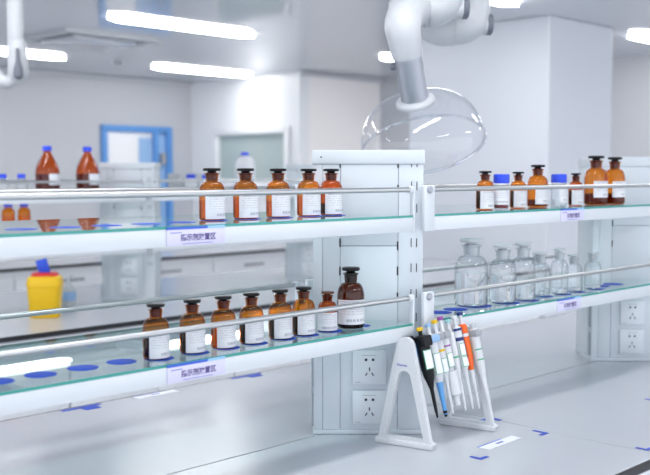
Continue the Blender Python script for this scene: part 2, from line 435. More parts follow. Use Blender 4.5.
def power_tower(x, y, label, group):
    t = thing('power_tower', label, 'power tower', (x, y, 0), R(-45), group, 'thing')
    def body(): return MB().box(-.134, .134, -.134, .066, TOWER_BOTTOM, TOWER_TOP - 0.036).mesh('body', M['towerdark'], False)
    link('body', cached('body', body), t)
    def cap(): return MB().box(-.141, .141, -.141, .073, TOWER_TOP - 0.0355, TOWER_TOP, 0.003).mesh('cap', M['tower'])
    c = link('cap', cached('cap', cap), t)
    def dot(): return MB().lathe([(0.0022, 0), (0.0022, 0.001)], 12, Matrix.Translation((-.118, -.141, TOWER_TOP - 0.018)) @ Matrix.Rotation(R(90), 4, 'X')).mesh('cap_screw', M['slot'])
    link('cap_screw', cached('capdot', dot), c)
    def base(): return MB().box(-.139, .139, -.139, .071, TOWER_BOTTOM, TOWER_BOTTOM + 0.012, 0.002).mesh('base', M['tower'])
    link('base', cached('base', base), t)
    zt, zs, zb = TOWER_TOP - 0.036, EYE - 0.18, TOWER_BOTTOM + 0.0125
    def strip(x0, x1, z0, z1, nm, back=False):
        y0, y1 = (.0662, .0695) if back else (-.1375, -.1342)
        return lambda: MB().box(x0, x1, y0, y1, z0, z1, 0.0008).mesh(nm, M['tower'])
    for b, q in ((False, 'f'), (True, 'b')):
        link('corner_strip', cached(q + 'sl', strip(-.1375, -.115, zb, zt, 'corner_strip', b)), t)
        link('side_strip', cached(q + 'sm', strip(-.1142, -.0705, zb, zt, 'side_strip', b)), t)
        link('panel', cached(q + 'pu', strip(-.0693, .0745, zs + 0.001, zt, 'panel', b)), t)
        link('panel', cached(q + 'pl', strip(-.0693, .0745, zb, zs - 0.001, 'panel', b)), t)
        link('corner_strip', cached(q + 'sr', strip(.0757, .1375, zb, zt, 'corner_strip', b)), t)
    for sx in (-1, 1):
        def flank(): 
            x0, x1 = sorted((sx*.1342, sx*.1375))
            return MB().box(x0, x1, -.1340, .0660, zb, zt, 0.0008).mesh('side_panel', M['tower'])
        link('side_panel', cached('fl%d' % sx, flank), t)
    def mark(): return MB().box(-.0018, .0018, -.0007, .0007, -.011, .011).mesh('hinge_mark', M['slot'], False)
    def slot(): return MB().box(-.0011, .0011, -.0005, .0005, -.011, .011).mesh('bracket_slot', M['slot'], False)
    for lx, zr, k in ((.0742, .026, 1), (.0742, -.032, .45), (.0742, -.18, 1), (.0742, -.243, 1), (.0742, -.303, .5), (-.0704, .026, 1), (-.0704, -.172, 1), (-.0704, -.243, 1)):
        o = link('hinge_mark', cached('hm', mark), t, (lx, -.1383, EYE + zr)); o.scale = (1, 1, k)
    for zr in (0.028, -.03, -.085, -.172, -.235, -.30, -.36, -.42, -.47):
        for lx in (.108, .1215): link('bracket_slot', cached('sls', slot), t, (lx, -.1380, EYE + zr))
    def channel():
        mb = MB()
        mb.box(-.144, -.1378, -.110, -.085, TOWER_BOTTOM + 0.015, TOWER_BOTTOM + 0.20, 0.002)
        return mb.mesh('wire_channel', M['tower'])
    ch = link('wire_channel', cached('chan', channel), t)
    def chslot():
        mb = MB()
        mb.box(-.1400, -.1376, -.134, -.111, TOWER_BOTTOM + 0.02, TOWER_BOTTOM + 0.10)
        mb.box(-.1400, -.1376, -.134, -.111, TOWER_BOTTOM + 0.12, TOWER_BOTTOM + 0.20)
        return mb.mesh('channel_opening', M['grey'], False)
    link('channel_opening', cached('chs', chslot), ch)
    socket(t, .004, EYE - .4865); socket(t, .004, EYE - .5885)
    return t
NT = (0.585, 1.899, 3.268); TY = 1.746
power_tower(NT[0], TY, 'white socket tower at the near end of the amber bottle shelves', 'socket towers on the near bench')
power_tower(NT[1], TY, 'white socket tower behind the pipette stand', 'socket towers on the near bench')
power_tower(NT[2], TY, 'white socket tower at the end of the clear bottle shelf', 'socket towers on the near bench')
OC = 4.43
OT = (1.656, 2.97, 4.284)
power_tower(OT[0], OC, 'white socket tower on the second bench, before the yellow sharps bin', 'socket towers on the second bench')
power_tower(OT[1], OC, 'blurred white socket tower just past the yellow sharps bin', 'socket towers on the second bench')
power_tower(OT[2], OC, 'blurred white socket tower on the second bench, end of its rack', 'socket towers on the second bench')

# ------------------------------------------------------------------ shelves
ZU, ZL = EYE - 0.100, EYE - 0.366
def shelf(ta, tb, yc, z, label, group):
    """glass shelf between towers whose centres are at ta and tb"""
    t = thing('glass_shelf', label, 'shelf', (0, yc, z), 0, group)
    xa, xb, h, q = ta + 0.016, tb - 0.066, 0.210, 0.2045
    da, db = q - 0.016, q - 0.066
    poly = [(xa, -h), (xb, -h), (xb, -db), (tb - q, 0), (xb, db), (xb, h), (xa, h), (xa, .086), (ta + .153, -.051), (xa, -da)]
    part('glass_pane', MB().prism(poly, -0.006, 0.0), M['shelf_glass'], t, smooth=False)
    for s in (-1, 1):
        y0, y1 = sorted((s*h, s*(h + 0.0015)))
        part('glass_edge', MB().box(xa, xb, y0, y1, -0.0058, -0.0004), M['glass_edge'], t, smooth=False)
        y0, y1 = sorted((s*(h + 0.002), s*(h - 0.028)))
        lp = MB()
        ya, yb = sorted((s*(h + 0.002), s*(h - 0.003)))
        lp.box(xa, xb, ya, yb, -0.040, -0.0064, 0.001)
        ya, yb = sorted((s*(h - 0.003), s*(h - 0.030)))
        lp.box(xa, xb, ya, yb, -0.040, -0.036, 0.001)
        ya, yb = sorted((s*(h - 0.003), s*(h - 0.020)))
        lp.box(xa, xb, ya, yb, -0.012, -0.0064, 0.001)
        part('front_beam' if s < 0 else 'rear_beam', lp, M['paint'], t)
        part('guard_rail', MB().tube([(xa - 0.012, s*(h - 0.006), 0.062), (xb + 0.006, s*(h - 0.006), 0.062)], 0.0062, 18), M['steel'], t)
        # end plates that carry the rail
        y0, y1 = sorted((s*(h + 0.004), s*(h - 0.007)))
        e = MB(); e.box(xa - 0.040, xa - 0.0005, y0, y1, -0.042, 0.072, 0.003)
        eb = part('end_bracket', e, M['paint'], t)
        part('rail_socket', MB().lathe([(0.009, 0), (0.009, 0.006), (0.007, 0.008)], 18, Matrix.Translation((xa - 0.024, s*(h + 0.0035), 0.061)) @ Matrix.Rotation(R(90*(1 if s < 0 else -1)), 4, 'X')), M['alu'], eb)
        y0, y1 = sorted((s*(h + 0.002), s*(h - 0.010)))
        eb = part('end_bracket', MB().box(xb + 0.0005, xb + 0.007, y0, y1, -0.042, 0.070, 0.002), M['paint'], t)
        part('rail_socket', MB().lathe([(0.0095, 0), (0.0095, 0.010)], 18, Matrix.Translation((xb - 0.010, s*(h - 0.006), 0.062)) @ Matrix.Rotation(R(90), 4, 'Y')), M['paint'], eb)
    # cross arms underneath
    for xx in (ta + 0.24, (ta + tb)/2, tb - 0.24):
        part('cross_arm', MB().box(xx - 0.01, xx + 0.01, -h + 0.031, h - 0.031, -0.030, -0.0125, 0.001), M['paint'], t)
    return t
shelf(NT[0], NT[1], TC, ZU, 'upper glass shelf carrying the row of amber bottles', 'glass shelves on the near bench')
shelf(NT[0], NT[1], TC, ZL, 'lower glass shelf with amber bottles and bare blue dots', 'glass shelves on the near bench')
shelf(NT[1], NT[2], TC, ZU, 'upper glass shelf with blue-capped jars among amber bottles', 'glass shelves on the near bench')
shelf(NT[1], NT[2], TC, ZL, 'lower glass shelf carrying the clear stoppered bottles', 'glass shelves on the near bench')
shelf(OT[0], OT[1], OC, ZU, 'upper shelf on the second bench under the red-brown bottles', 'glass shelves on the second bench')
shelf(OT[0], OT[1], OC, ZL, 'lower shelf over the yellow sharps bin', 'glass shelves on the second bench')
shelf(OT[1], OT[2], OC, ZU, 'upper shelf on the second bench under the clear blue-capped bottle', 'glass shelves on the second bench')
shelf(OT[1], OT[2], OC, ZL, 'bare lower shelf on the second bench past the sharps bin', 'glass shelves on the second bench')

# shelf name cards -----------------------------------------------------
def name_card(x, z, text, wd, label):
    t = thing('name_card', label, 'name card', (x, TC - 0.2135, z - 0.0215), 0, 'lilac name cards on the shelf fronts')
    part('card', MB().box(-wd/2, wd/2, -0.0012, 0.0008, -0.0165, 0.0145, 0.0004), M['lilac'], t)
    part('blue_strip', MB().box(-wd/2, wd*0.19, -0.0016, 0.0008, 0.0147, 0.0195), M['deep_card'], t)
    part('pale_strip', MB().box(wd*0.19 + 0.0004, wd/2, -0.0016, 0.0008, 0.0147, 0.0195), M['sky_card'], t)
    words('lettering', text, 0.0145, M['ink'], t, (wd*0.03, -0.0014, -0.0022), (R(90), 0, 0), 0.0004)
    mb = MB(); mb.box(-wd*0.24, wd*0.28, -0.0014, -0.0011, -0.0138, -0.0128)
    for k in range(6): mb.box(-wd*0.44 + k*0.0045, -wd*0.44 + k*0.0045 + 0.0033, -0.0014, -0.0011, 0.0075, 0.0095)
    part('fine_print', mb, M['blueink'], t, smooth=False)
name_card(1.170, ZU, '指示剂放置区', 0.142, 'lilac name card on the upper shelf front below amber bottles')
name_card(1.168, ZL, '指示剂放置区', 0.142, 'lilac name card on the lower shelf front below amber bottles')
name_card(2.566, ZU, '试剂放置区', 0.130, 'small lilac name card below the blue-capped jar')
name_card(2.556, ZL, '试剂放置区', 0.130, 'small lilac name card below the clear bottles')

# ------------------------------------------------------------------ bottles
BM = {}
def bm_(key, build):
    if key not in BM: BM[key] = build()
    return BM[key]
def wall_profile(r, H, rn):
    """stoppered reagent bottle outside profile; H to the top of the stopper"""
    k = H/0.114
    zb, zn, zr = 0.058*k, 0.085*k, 0.103*k
    p = [(0, 0.0015), (r*0.80, 0.0015), (r*0.86, 0.0), (r*0.95, 0.0012), (r, 0.006*k)]
    p.append((r, zb))
    for i in range(1, 8):
        a = i/8*math.pi/2
        p.append((rn + (r - rn)*math.cos(a)**0.85, zb + (zn - zb)*math.sin(a)**1.05))
    p += [(rn, zn), (rn*1.03, zn + 0.004*k), (rn*1.10, zr - 0.004*k), (rn*1.28, zr - 0.002*k), (rn*1.28, zr), (rn*1.05, zr + 0.0004)]
    return p, zb, zn, zr
def stoppered(name, label, cat, group, x, y, z, r, H, glass='amber', liquid='liq_dark', level=0.8, stop='stopper_black', rn=None, lab=(0.05, 0.94), lab_from=-30, lab_to=150, has_label=True, plug='neck_brown', rz=None):
    rn = rn or r*0.46
    rn = max(rn, 0.0105)
    phi = math.atan2(-y, -x) if rz is None else rz
    t = thing(name, label, cat, (x, y, z + 0.0007), phi, group)
    key = (round(r, 4), round(H, 4), round(rn, 4))
    p, zb, zn, zr = wall_profile(r, H, rn)
    link('glass_body', bm_(('b', key, glass), lambda: MB().lathe(p, 36, cap=False).mesh('glass_body', M[glass])), t)
    if liquid:
        zl = 0.004 + (zb - 0.004)*level
        rr = r - 0.0022
        link('contents', bm_(('l', key, liquid, level), lambda: MB().lathe([(0, 0.003), (rr*0.85, 0.003), (rr*0.97, 0.0045), (rr, 0.008), (rr, zl), (0, zl)], 32, cap=False).mesh('contents', M[liquid])), t)
    k = H/0.114
    ph = zr - zn
    s = link('stopper', bm_(('s', key, stop), lambda: MB().lathe([(rn*0.82, zr + 0.0006), (rn*0.70, zr + 0.0025*k), (rn*0.78, zr + 0.0045*k), (rn*1.40, zr + 0.0048*k), (rn*1.5, zr + 0.0062*k), (rn*1.48, H - 0.0012*k), (rn*1.32, H), (0, H)], 28).mesh('stopper', M[stop])), t)
    link('plug', bm_(('p', key, plug), lambda: MB().lathe([(rn*0.72, zn + 0.001), (rn*0.80, zn + 0.002), (rn*0.98, zr - 0.001), (rn*0.98, zr + 0.0006), (rn*0.6, zr + 0.0008)], 24).mesh('plug', M[plug])), s)
    if has_label:
        a0, a1 = R(lab_from), R(lab_to)
        link('label', bm_(('t', key, lab, lab_from, lab_to), lambda: MB().patch(r + 0.0004, a0, a1, zb*lab[0], zb*lab[1] + 0.0005, 18).mesh('label', M['label'])), t)
    return t
ORD = ('first', 'second', 'third', 'fourth', 'fifth', 'sixth', 'seventh', 'eighth')

# upper shelf, before the tower: five amber bottles, counted from the tower
UL = [(1.321, 1.667, 'liq_amber', 0.72, 'amber'), (1.416, 1.667, 'liq_orange', 0.8, 'amber'), (1.514, 1.667, 'liq_orange', 0.62, 'amber'), (1.612, 1.667, 'liq_amber', 0.8, 'amber'), (1.688, 1.667, 'liq_dark', 0.45, 'amber_red')]
txt = ['amber bottle with yellow liquid, end of the upper row away from the tower',
       'upper shelf amber bottle, fourth counted from the socket tower',
       'upper shelf amber bottle, middle one of the row of five',
       'upper shelf amber bottle, next but one to the socket tower',
       'upper shelf brown bottle pressed against the socket tower']
for (x, y, lq, lv, g), tx in zip(UL, txt):
    stoppered('reagent_bottle', tx, 'bottle', 'amber bottles on the upper shelf', x, y, ZU, 0.0282, 0.112, glass=g, liquid=lq, level=lv)

LLx = [1.121, 1.211, 1.2925, 1.3705, 1.455, 1.527]
txt = ['lower shelf amber bottle beside the bare blue dots', 'lower shelf amber bottle, second from the bare blue dots',
       'reddish amber bottle, third of the lower row from the blue dots', 'lower shelf amber bottle, fourth from the bare blue dots',
       'lower shelf amber bottle, fifth from the bare blue dots', 'lower shelf amber bottle next to the small brown-stoppered one']
for i, x in enumerate(LLx):
    stoppered('reagent_bottle', txt[i], 'bottle', 'amber bottles on the lower shelf', x, 1.596, ZL, 0.0265, 0.109,
              glass='amber', liquid=('liq_dark', 'liq_dark', 'liq_orange', 'liq_dark', 'liq_dark', 'liq_dark')[i], level=(0.86, 0.9, 0.8, 0.8, 0.85, 0.88)[i])
stoppered('reagent_bottle', 'smallest brown bottle with brown stopper on the lower shelf', 'bottle', 'amber bottles on the lower shelf', 1.604, 1.596, ZL, 0.0228, 0.092,
          glass='amber_red', liquid='liq_white', level=0.9, stop='stopper_brown', lab_from=-85, lab_to=100)
stoppered('reagent_bottle', 'tall dark brown bottle with black stopper before the tower', 'bottle', 'amber bottles on the lower shelf', 1.679, 1.592, ZL, 0.0325, 0.144,
          glass='amber_dark', liquid='liq_dark', level=0.75, rn=0.0145, lab=(0.14, 0.93), lab_from=-65, lab_to=100, plug='stopper_black')

# upper shelf past the tower
k_ = 0.866
def ur(px_x, px_y): return px_x, px_y
stoppered('reagent_bottle', 'amber bottle on the upper shelf touching the red jar', 'bottle', 'bottles among the blue-capped jars', 2.2515, 1.617, ZU, 0.0255, 0.108, liquid='liq_dark', level=0.92)
stoppered('reagent_bottle', 'amber bottle with dark contents just after the red jar', 'bottle', 'bottles among the blue-capped jars', 2.412, 1.615, ZU, 0.0240, 0.106, liquid='liq_dark', level=0.92)
stoppered('reagent_bottle', 'larger bright orange-amber bottle before the clear blue-capped jar', 'bottle', 'bottles among the blue-capped jars', 2.538, 1.630, ZU, 0.0310, 0.127, liquid='liq_brown', level=0.30, lab=(0.14, 0.96), lab_from=-12)
stoppered('reagent_bottle', 'small amber bottle just past the clear blue-capped jar', 'bottle', 'bottles among the blue-capped jars', 2.7316, 1.615, ZU, 0.0225, 0.102, glass='amber_red', liquid='liq_dark', level=0.9)
stoppered('reagent_bottle', 'big amber bottle, first of the tall pair on the upper shelf', 'bottle', 'bottles among the blue-capped jars', 2.855, 1.615, ZU, 0.0375, 0.158, glass='amber', liquid='liq_brown', level=0.42, lab=(0.30, 0.95), lab_from=-10)
stoppered('reagent_bottle', 'big amber bottle, last of the tall pair on the upper shelf', 'bottle', 'bottles among the blue-capped jars', 2.954, 1.603, ZU, 0.0340, 0.155, glass='amber', liquid='liq_brown', level=0.42, lab=(0.30, 0.95), lab_from=-10)

def screw_jar(name, label, group, x, y, z, r, H, glass, liquid, level, capr=None, caph=0.026, neck=None, has_label=True, lab_to=110, cat='jar', lab_from=-40):
    t = thing(name, label, cat, (x, y, z + 0.0007), math.atan2(-y, -x), group)
    rn = neck or r*0.8
    zc = H - caph
    zb = zc - (r - rn)*1.6 - 0.006
    prof = [(0, 0.001), (r*0.85, 0.001), (r*0.93, 0), (r, 0.006), (r, zb)]
    for i in range(1, 7):
        a = i/6*math.pi/2
        prof.append((rn + (r - rn)*math.cos(a), zb + (zc - 0.006 - zb)*math.sin(a)))
    prof.append((rn, zc - 0.001))
    key = (round(r, 4), round(H, 4), round(rn, 4), round(caph, 4))
    link('glass_body', bm_(('jb', key, glass), lambda: MB().lathe(prof, 32, cap=False).mesh('glass_body', M[glass])), t)
    cr = capr or rn*1.14
    def cap():
        mb = MB(); n = 48; 
        pr = [(cr*0.98, zc), (cr, zc + 0.002), (cr, H - 0.003), (cr*0.93, H), (0, H)]
        return mb.lathe(pr, n).mesh('screw_cap', M['blue_cap'])
    link('screw_cap', bm_(('jc', key, round(cr, 4)), cap), t)
    if liquid:
        zl = 0.003 + (zb - 0.003)*level; rr = r - 0.002
        link('contents', bm_(('jl', key, liquid, level), lambda: MB().lathe([(0, 0.003), (rr*0.9, 0.003), (rr, 0.007), (rr, zl), (0, zl)], 28, cap=False).mesh('contents', M[liquid])), t)
    if has_label:
        link('label', bm_(('jt', key, lab_from, lab_to), lambda: MB().patch(r + 0.0004, R(lab_from), R(lab_to), 0.008 + zb*0.08, zb*0.98, 16).mesh('label', M['label'])), t)
    return t
screw_jar('screw_jar', 'jar of red contents with a bright blue screw cap', 'blue-capped jars on the upper shelf', 2.2995, 1.596, ZU, 0.0215, 0.099, 'clear', 'liq_red', 0.99, capr=0.0225, caph=0.026, neck=0.019, lab_from=-85, lab_to=90)
screw_jar('screw_jar', 'clear jar with a bright blue screw cap', 'blue-capped jars on the upper shelf', 2.608, 1.600, ZU, 0.0235, 0.099, 'clear', 'liq_white', 0.35, capr=0.0238, caph=0.026, neck=0.0205, lab_from=10, lab_to=100)

# clear stoppered bottles on the lower shelf past the tower
CB = [(2.1976, 1.622, 0.0465, 0.187, 0.97, 'largest clear stoppered bottle, nearly full, near the pipettes'),
      (2.313, 1.597, 0.0390, 0.166, 0.93, 'second largest clear stoppered bottle, beside the largest one'),
      (2.401, 1.587, 0.0360, 0.168, 0.50, 'third clear bottle from the pipettes, half full'),
      (2.516, 1.600, 0.0275, 0.132, 0.30, 'fourth clear bottle from the pipettes, small with narrow neck'),
      (2.599, 1.588, 0.0270, 0.140, 0.20, 'fifth clear bottle from the pipettes, taller than its neighbours'),
      (2.684, 1.590, 0.0270, 0.116, 0.15, 'sixth clear bottle from the pipettes, short and wide stoppered'),
      (2.798, 1.588, 0.0270, 0.117, 0.15, 'last clear bottle, nearest the end socket tower'),
      (2.655, 1.700, 0.0270, 0.118, 0.3, 'small clear bottle standing behind the front row')]
for x, y, r, H, lv, tx in CB:
    stoppered('clear_bottle', tx, 'bottle', 'clear bottles on the lower shelf', x, y, ZL, r, H, glass='clear', liquid='water', level=lv, stop='frost', plug='frost', has_label=False)

# blue position dots ---------------------------------------------------
def dot_mesh(): return MB().lathe([(0.0293, 0.0001), (0.0293, 0.0004), (0.0291, 0.0005)], 40).mesh('position_dot', M['blue_dot'])
DOT = dot_mesh()
def dot(x, y, z, label, group, s=1.0):
    o = link('position_dot', DOT, None, (x, y, z)); o.scale = (s, s, 1)
    return tag(o, label, 'sticker', group)
for i, x in enumerate((0.795, 0.878, 0.966, 1.051)):
    dot(x, 1.613, ZL, ('bare blue round sticker at the end of the lower shelf', 'bare blue round sticker, third from the lower bottle row', 'bare blue round sticker, second from the lower bottle row', 'bare blue round sticker next to the first lower bottle')[i], 'blue round stickers on the glass shelves')
for x in LLx + [1.604]:
    dot(x + 0.003, 1.590, ZL, 'blue round sticker under an amber bottle on the lower shelf', 'blue round stickers under the lower amber bottles', 1.0)
dot(1.716, 1.592, ZL, 'blue round sticker peeking past the tall dark brown bottle', 'blue round stickers on the glass shelves', 0.75)
for i, (x, y, *_r) in enumerate(UL):
    dot(x, y - 0.008, ZU, 'blue round sticker under an amber bottle on the upper shelf', 'blue round stickers under the upper amber bottles', 1.02)
for i in range(5):
    dot(0.86 + 0.09*i, 1.640, ZU, 'bare blue round sticker on the empty part of the upper shelf', 'bare blue stickers on the upper shelf')
for i, (x, y, r, *_r) in enumerate(CB[:7]):
    dot(x + 0.004, y - 0.010, ZL, 'blue round sticker under a clear stoppered bottle', 'blue round stickers under the clear bottles', r/0.0293*1.02)
for x, y, tx in ((2.105, 1.605, 'blue round sticker between the tower and the largest clear bottle'), (2.880, 1.610, 'bare blue round sticker past the last clear bottle'), (2.962, 1.606, 'bare blue round sticker in front of the end socket tower')):
    dot(x, y, ZL, tx, 'blue round stickers on the glass shelves', 1.15)
dot(2.03, 1.600, ZL, 'blue round sticker beside the socket tower by the pipette tops', 'blue round stickers on the glass shelves', 1.1)

# ------------------------------------------------------------------ pipette stand and pipettes
SD = Vector((0.240, -0.971, 0)).normalized()      # direction across a side frame, back foot to front foot
SO = [Vector((1.772, 1.590, 0.8005)), Vector((2.020, 1.585, 0.8005))]
SW, SH = 0.156, 0.266
SN = Vector((SD.y*-1, SD.x, 0))                    # normal to the side frames
stand = thing('pipette_stand', 'white A-frame pipette stand on the near bench', 'pipette stand', (1.91, 1.52, 0.8005))
def arc(cx, cy, r, a0, a1, n):
    return [(cx + r*math.cos(R(a0 + (a1 - a0)*i/n)), cy + r*math.sin(R(a0 + (a1 - a0)*i/n))) for i in range(n + 1)]
outer = [(0, 0), (SW, 0), (SW, 0.012)] + [(SW - 0.009, 0.020)] + arc(SW/2, SH - 0.022, 0.022, 15, 165, 8) + [(0.009, 0.020), (0, 0.012)]
inner = [(0.026, 0.021), (SW - 0.026, 0.021), (SW - 0.027, 0.026)] + [(SW - 0.031, 0.040)] + arc(SW/2, 0.168, 0.017, 10, 170, 8) + [(0.031, 0.040), (0.027, 0.026)]
for k in (0, 1):
    o = SO[k] - Vector((1.91, 1.52, 0.8005))
    mt = Matrix.Translation(o) @ Matrix(((SD.x, 0, SN.x, 0), (SD.y, 0, SN.y, 0), (0, 1, 0, 0), (0, 0, 0, 1)))
    mb = MB().plate_with_hole(outer, inner, -0.008, 0.008, mt)
    mb.box(0, SW, 0.0, 0.014, -0.013, 0.013, 0.002, mat=mt)
    fr = part('side_frame', mb, M['barrel_white'], stand)
    if k == 0:
        rot = math.atan2(SD.y, SD.x)
        p = o + SD*(SW/2 - 0.006) + Vector((0, 0, 0.198)) - SN*0.0084
        words('maker_lettering', 'Thermo', 0.0085, M['blueink'], fr, p, (R(90), 0, rot), 0.0002)
AX = [SO[k] + SD*(SW/2) + Vector((0, 0, SH - 0.03)) for k in (0, 1)]
base = Vector((1.91, 1.52, 0.8005))
mb = MB()
mb.tube([AX[0] - base - SD*0.011, AX[1] - base - SD*0.011], 0.007, 12)
part('top_bar', mb, M['barrel_white'], stand)
LEG = (SD*0.060 - Vector((0, 0, SH - 0.01))).normalized()       # down along the front legs

def pipette(tf, label, top, low, spec):
    """tf 0..1 along the bar; top / low: distance above / below the bar"""
    o = AX[0].lerp(AX[1], tf) + SD*spec.get('fwd', 0.014) + Vector((0, 0, 0.023))
    zax = -LEG
    xax = (SO[1] - SO[0]).normalized(); xax = (xax - zax*xax.dot(zax)).normalized(); yax = zax.cross(xax)
    t = thing('pipette', label, 'pipette', o, 0, 'pipettes hanging in the stand')
    t.rotation_euler = Matrix((xax, yax, zax)).transposed().to_euler()
    r = spec.get('r', 0.0125)*1.08
    bt, bb = spec.get('bt', 0.004), spec.get('bb', -0.10)
    # hand barrel
    bp = [(r*0.62, bb), (r*0.85, bb + 0.012), (r, bb + 0.035), (r*1.02, bt - 0.03), (r*0.95, bt - 0.004), (r*0.7, bt)]
    mb = MB().lathe(bp, 22)
    if spec.get('wide'):
        mb.prism([(-r*0.95, -r*1.3), (r*0.95, -r*1.3), (r*0.95, r*1.15), (-r*0.95, r*1.15)], bt - 0.028, bt - 0.002, bev=0.003)
    part('barrel', mb, M[spec['body']], t)
    if 'stripe' in spec:
        part('grip_stripe', MB().patch(r*1.05, R(-75), R(-8), bb + 0.03, bt - 0.006, 8), M[spec['stripe']], t)
    # plunger
    part('plunger_rod', MB().lathe([(0.0052, bt), (0.0052, top - 0.009)], 14), M[spec.get('rod', 'barrel_white')], t)
    part('plunger_button', MB().lathe([(0.0075, top - 0.009), (0.0082, top - 0.007), (0.0080, top - 0.001), (0.006, top)], 18), M[spec['button']], t)
    # nozzle
    lp = [(r*0.62, bb)] + [(rr, zz) for rr, zz in spec.get('nozzle', [(0.0050, bb - 0.02), (0.0040, low + 0.02), (0.0022, low)])]
    part('nozzle', MB().lathe([(a, b_) for a, b_ in reversed(lp)], 16), M[spec.get('tip', 'barrel_white')], t)
    if 'tipend' in spec:
        part('tip_cone', MB().lathe([(0.0030, low - 0.006), (0.0052, low + 0.004), (0.0052, low + 0.010)], 14), M[spec['tipend']], t)
    # finger hook
    if 'hook' in spec:
        part('finger_hook', MB().box(-r*1.06, r*1.06, -r*1.35, r*1.1, bt - 0.020, bt - 0.002, 0.004), M[spec['hook']], t)
    for (z0, z1, mt_) in spec.get('bands', []):
        part('colour_band', MB().patch(r*1.045, R(-180), R(0), z0, z1, 14), M[mt_], t)
    for (z0, z1) in spec.get('stickers', []):
        e = MB()
        for (a0, a1, za, zb_) in ((-150, -143, z0, z1), (-47, -40, z0, z1), (-150, -40, z0, z0 + 0.0016), (-150, -40, z1 - 0.0016, z1)):
            e.patch(r*1.055, R(a0), R(a1), za, zb_, 6)
        s = part('sticker', MB().patch(r*1.045, R(-150), R(-40), z0, z1, 10), M['paper'], t)
        part('sticker_border', e, M['green'], s)
    return t
pipette(0.155, 'black pipette with a yellow-topped plunger, end of the row', 0.028, -0.195,
        dict(body='barrel_black', button='yellow', rod='barrel_black', tip='barrel_black', wide=True, r=0.0148, bt=0.008, bb=-0.105, stickers=[(-0.075, -0.028)]))
pipette(0.285, 'white pipette with pale blue button and blue nozzle', 0.034, -0.192,
        dict(body='barrel_white', button='paleblue', tip='barrel_blue', tipend='barrel_black', r=0.0136, bt=0.006, bb=-0.112, hook='paleblue', stickers=[(-0.092, -0.040)],
             nozzle=[(0.0085, -0.122), (0.0060, -0.16), (0.0048, -0.192)]))
pipette(0.395, 'slim white pipette with yellow button and yellow ring', 0.040, -0.195,
        dict(body='barrel_white', button='yellow', r=0.0105, bt=0.008, bb=-0.105, hook='grey', bands=[(-0.040, -0.034, 'yellow')], stickers=[(-0.092, -0.056)]))
pipette(0.495, 'white pipette with purple button and fat white nozzle', 0.046, -0.176,
        dict(body='barrel_white', button='purple', r=0.0110, bt=0.010, bb=-0.09, hook='grey', bands=[(-0.030, -0.026, 'purple')], stickers=[(-0.082, -0.046)],
             nozzle=[(0.0150, -0.094), (0.0150, -0.150), (0.0085, -0.154), (0.0075, -0.178)]))
pipette(0.60, 'white pipette with a pale teal button', 0.036, -0.196, dict(body='barrel_white', button='teal', r=0.0095, bt=0.004, bb=-0.10, bands=[(-0.062, -0.058, 'green')]))
pipette(0.715, 'white and navy pipette beside the orange one', 0.042, -0.197,
        dict(body='barrel_white', button='barrel_white', r=0.0115, bt=0.014, bb=-0.098, stripe='navy', bands=[(0.004, 0.010, 'navy'), (-0.022, -0.013, 'navy')], stickers=[(-0.060, -0.028), (-0.088, -0.062)]))
pipette(0.815, 'orange-red pipette with a navy button', 0.050, -0.200,
        dict(body='barrel_orange', button='navy', r=0.0105, bt=0.018, bb=-0.10, stripe='orange_yellow', bands=[(-0.014, -0.006, 'paper')],
             nozzle=[(0.0060, -0.115), (0.0042, -0.16), (0.0024, -0.200)]))
pipette(0.868, 'white pipette with grey hook and green bands, last in row', 0.020, -0.195,
        dict(body='barrel_white', button='midgrey', r=0.0104, fwd=0.034, bt=0.006, bb=-0.115, hook='grey', bands=[(-0.048, -0.045, 'green'), (-0.074, -0.071, 'green')],
             nozzle=[(0.0075, -0.130), (0.0060, -0.17), (0.0030, -0.195)]))
pipette(0.09, 'blue pipette half hidden behind the black one', 0.006, -0.120,
        dict(body='barrel_blue', button='barrel_black', rod='barrel_black', tip='barrel_blue', r=0.0095, bt=-0.010, bb=-0.07, fwd=-0.004))

# ------------------------------------------------------------------ tape marks on the bench
TZ = 0.8004
def tape(name, x, y, rz, pieces, mat, label, cat='tape mark', group='blue corner tape marks on the worktops'):
    mb = MB()
    for x0, x1, y0, y1 in pieces: mb.box(x0, x1, y0, y1, 0, 0.0004)
    o = link(name, mb.mesh(name, mat, False), None, (x, y, TZ), (0, 0, rz))
    return tag(o, label, cat, group)
L1 = [(0, 0.034, 0, 0.011), (0, 0.011, 0.0112, 0.034)]
tape('corner_tape', 1.822, 1.312, 0, L1, M['blue_tape'], 'blue corner tape mark nearest the front, before the white strip')
tape('corner_tape', 2.136, 1.338, math.pi, [(0, 0.034, -0.0, 0.011), (0, 0.011, -0.034, -0.0002)], M['blue_tape'], 'blue corner tape mark on the worktop seam')
tape('corner_tape', 2.165, 1.074, 0, L1, M['blue_tape'], 'blue corner tape mark beside the black worktop edge')
tape('corner_tape', 2.12, 1.52, 0, [(0, 0.045, 0, 0.012), (0.03, 0.045, -0.03, -0.0002)], M['blue_tape'], 'blue tape mark behind the foot of the pipette stand')
tape('corner_tape', 2.66, 1.30, 0, L1, M['blue_tape'], 'blue corner tape mark under the end socket tower')
tape('corner_tape', 1.375, 2.395, 0, [(0, 0.125, 0.010, 0.026), (0.055, 0.105, -0.022, 0.0098)], M['blue_tape'], 'blue T-shaped tape mark at the back edge of the bench')
tape('corner_tape', 1.985, 2.395, 0, [(0, 0.125, 0.010, 0.026), (0.06, 0.11, -0.015, 0.0098)], M['blue_tape'], 'blue tape mark at the back edge below the name card')
tape('corner_tape', 2.30, 2.30, 0, [(0, 0.10, 0, 0.02), (0.05, 0.10, -0.02, -0.0002)], M['blue_tape'], 'blue tape mark at the back edge beside the pipette stand')
